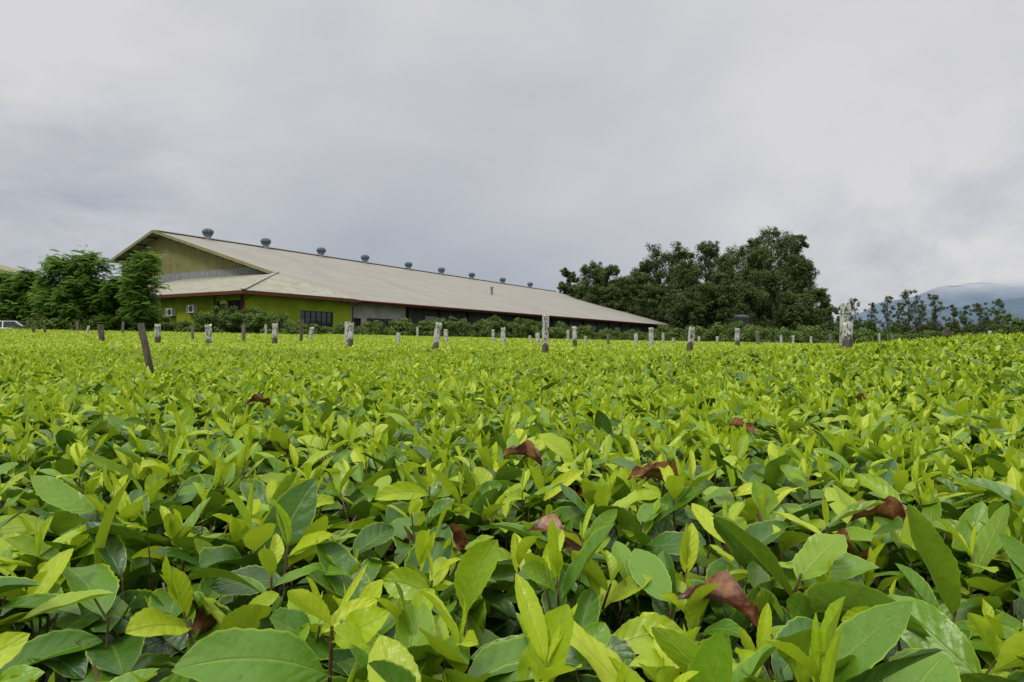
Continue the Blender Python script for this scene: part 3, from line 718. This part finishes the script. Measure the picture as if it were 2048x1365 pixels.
POSTS=[(68,647,667,8,'b',6),(155,645,662,5,'g',2),(174,653,670,8,'w',-12),(204,650,686,11,'b',6),(245,643,669,7,'g',-5),
 (305,644,756,13,'b',13),(316,650,690,11,'h',0),(386,652,684,6,'g',3),(418,650,692,13,'q',2),(487,648,686,7,'g',0),(532,649,672,6,'w',0),(550,648,692,11,'h',-2),
 (602,641,686,6,'b',-3),(621,655,682,8,'w',-8),(694,645,692,7,'w',2),(701,646,698,11,'h',-2),(797,666,690,8,'w',0),(835,655,671,6,'w',0),(870,646,704,13,'q',-8),(893,660,690,8,'w',3),
 (987,660,687,7,'w',3),(1007,656,691,9,'w',0),(1075,666,692,8,'w',0),(1091,630,711,14,'q',0),(1136,662,682,7,'w',0),(1150,654,697,9,'h',2),(1171,673,690,6,'w',0),
 (1216,668,692,6,'g',0),(1272,668,692,8,'w',0),(1302,657,698,10,'w',0),(1326,666,690,5,'w',0),(1346,676,692,5,'w',0),(1378,655,708,13,'q',-6),(1398,674,690,5,'w',0),(1434,674,690,5,'w',0),
 (1474,657,697,10,'h',0),(1515,663,694,8,'g',2),(1562,671,691,6,'w',0),(1586,672,690,5,'w',0),(1622,674,690,5,'w',0),(1660,668,691,6,'g',0),(1687,608,700,18,'w',0),(1694,646,702,20,'q',-3),
 (1758,668,688,5,'w',0),(1785,670,687,6,'g',0),(1894,657,684,12,'h',0),(1978,662,681,7,'h',0),(90,655,668,5,'b',0),(1060,672,684,5,'w',0)]
WR={1091:"N\n2\nF\n4",870:"N\n2",1687:"A\nZ\nF\n6",418:"N\n5",701:"N\n4",1378:"N\n8",316:"N\n2",1302:"F",1474:"N"}
for i,(px,top,base,w,k,tilt) in enumerate(POSTS):
    a=(px-1024)/F; D=None; want=(688-base)/F
    for d in np.arange(3,45,.05):
        if float(Hs(a*d,d))/d>=want: D=d; break
    if D is None: D=44.
    if w<=9: D=max(D,min(.085*F/w,30))
    if D>42: D=42-(i%5)*1.3
    if px==1694: D=D0-.14
    D0=D
    x=a*D; H=float(Hs(x,D)); ht=(688-top)/F*D-H; ht=min(max(ht,.10),1.1); wd=min(max(w/F*D,.035),.15)*.84
    r=random.Random(i+50); mb=MB(); n=10; zs=[-.80,-.4,-.1,.0,ht*.35,ht*.7,ht-.03,ht]
    vs=[]
    base_r=[wd/2*(1+r.uniform(-.12,.12))*(1.18 if j%2 else 1.0) for j in range(n)]
    for q,z in enumerate(zs):
        ox=r.uniform(-.05,.05)*wd; oy=r.uniform(-.05,.05)*wd
        for j in range(n):
            an=2*math.pi*j/n+.3; rr=base_r[j]*(1+r.uniform(-.05,.05))
            zz=z+(r.uniform(-.3,.25)*wd if q==len(zs)-1 else 0)
            ct,st=math.cos(an),math.sin(an); sqr=1/max(abs(ct),abs(st))*.5+.5
            vs.append((ox+ct*rr*sqr,oy+st*rr*sqr*.8,zz))
    fs=[(q*n+j,q*n+(j+1)%n,(q+1)*n+(j+1)%n,(q+1)*n+j) for q in range(len(zs)-1) for j in range(n)]+[tuple(range((len(zs)-1)*n,len(zs)*n))]
    mb.add(vs,fs)
    o=mb.obj('wooden_post',PM[k],None,False,(x,D,Z0+H))
    o.rotation_euler=(math.radians(r.uniform(-3,3)),math.radians(-tilt),0)
    lab={'w':"short white-painted wooden post in the tea bushes",'h':"weathered wooden post with white painted top",'q':"white-painted wooden post with black hand-painted marks",
         'b':"bare dark brown wooden stake in the tea bushes",'g':"thin bare grey wooden stake in the tea bushes"}[k]
    if px==305: lab="leaning dark brown wooden stake in the tea bushes"
    if px==1687: lab="tall white-painted wooden post with black marks"
    tag(o,lab,"post","marker posts in the tea field")
    if px in WR:
        cu=bpy.data.curves.new('txt','FONT'); cu.body=WR[px]; cu.size=wd*.85; cu.align_x='CENTER'; cu.space_line=.95; cu.extrude=.0015; cu.offset=0
        to=bpy.data.objects.new('txt',cu); COL.objects.link(to); bpy.context.view_layer.update()
        m2=bpy.data.meshes.new_from_object(to.evaluated_get(bpy.context.evaluated_depsgraph_get())); bpy.data.objects.remove(to)
        m2.materials.clear(); m2.materials.append(M_INK)
        t=bpy.data.objects.new('painted_number',m2); t.rotation_euler=(math.pi/2,0,0); t.location=(0,-wd*.5,ht-wd*1.0); link(t,o)

# ------------------------------------------------------------------ world
w=bpy.data.worlds.new("World"); SC.world=w; w.use_nodes=True; nt=w.node_tree; nt.nodes.clear()
class WT(NT):
    def __init__(s): s.t=nt; s.out=nt.nodes.new('ShaderNodeOutputWorld')
t=WT()
g=t.n('ShaderNodeTexCoord').outputs['Generated']; s=t.n('ShaderNodeSeparateXYZ'); t.l(g,s.inputs[0]); X,Y,Z=s.outputs
SUN_E=math.radians(52)
sky=t.n('ShaderNodeTexSky',sky_type='NISHITA'); sky.sun_disc=False; sky.sun_elevation=SUN_E
skyc=t.mix(1.,sky.outputs[0],(.1,.1,.1),'MULTIPLY')
n1=t.noise(1.5,5,.45,t.scale(g,(1,1,1.9)),.3); n2=t.noise(3.6,6,.52,t.scale(g,(1,1,1.9)),.3)
n3=t.noise(6,6,.55,t.scale(g,(1,1,3.)),.4)
def blob(px,py,r0):
    d=Vector(((px-1024)/F,1,(688-py)/F)).normalized()
    vm=t.n('ShaderNodeVectorMath',operation='DISTANCE'); t.l(g,vm.inputs[0]); vm.inputs[1].default_value=d
    return t.ss(vm.outputs['Value'],r0,0.)
f=t.math('MULTIPLY_ADD',t.ss(Z,.02,.42),.34,.42)
f=t.math('ADD',f,t.math('MULTIPLY',t.math('SUBTRACT',n1,.5),1.25))
f=t.math('ADD',f,t.math('MULTIPLY',t.math('SUBTRACT',n2,.5),.75))
f=t.math('SUBTRACT',f,t.math('MULTIPLY',blob(900,430,.46),.48))
f=t.math('SUBTRACT',f,t.math('MULTIPLY',blob(150,450,.30),.26))
f=t.math('ADD',f,t.math('MULTIPLY',t.math('MULTIPLY',blob(150,430,.34),t.math('SUBTRACT',n3,.5)),1.5))
f=t.math('ADD',f,t.math('MULTIPLY',blob(1850,450,.40),.22))
f=t.math('ADD',f,t.math('MULTIPLY',blob(100,150,.35),.25))
bil=t.noise(9,6,.58,t.scale(g,(1,1,1.4)),.2)
f=t.math('ADD',f,t.math('MULTIPLY',t.math('MULTIPLY',blob(1850,520,.30),t.math('SUBTRACT',bil,.47)),2.4),clamp=True)
cl=t.mix(f,(.385,.42,.485),(.70,.69,.70))
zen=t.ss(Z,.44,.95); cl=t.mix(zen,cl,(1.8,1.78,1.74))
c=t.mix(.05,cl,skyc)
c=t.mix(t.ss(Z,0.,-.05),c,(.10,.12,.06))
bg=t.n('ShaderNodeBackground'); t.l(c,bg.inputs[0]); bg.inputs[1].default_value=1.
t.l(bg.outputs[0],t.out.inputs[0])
sl=bpy.data.lights.new('sun','SUN'); sl.energy=1.5; sl.angle=math.radians(11); sl.color=(1,.965,.90)
so=link(bpy.data.objects.new('sun',sl))
dr=Vector((-.54*math.cos(SUN_E),-.8*math.cos(SUN_E),math.sin(SUN_E))).normalized()
so.rotation_euler=dr.to_track_quat('Z','Y').to_euler()
sky.sun_rotation=math.atan2(dr.x,dr.y)

cam=bpy.data.cameras.new('camera'); cam.lens=24; cam.sensor_width=36; cam.clip_start=.02; cam.clip_end=9000
co=link(bpy.data.objects.new('camera',cam)); co.location=(0,0,Z0); co.rotation_euler=(math.radians(90.23),0,0)
cam.dof.use_dof=False
SC.camera=co
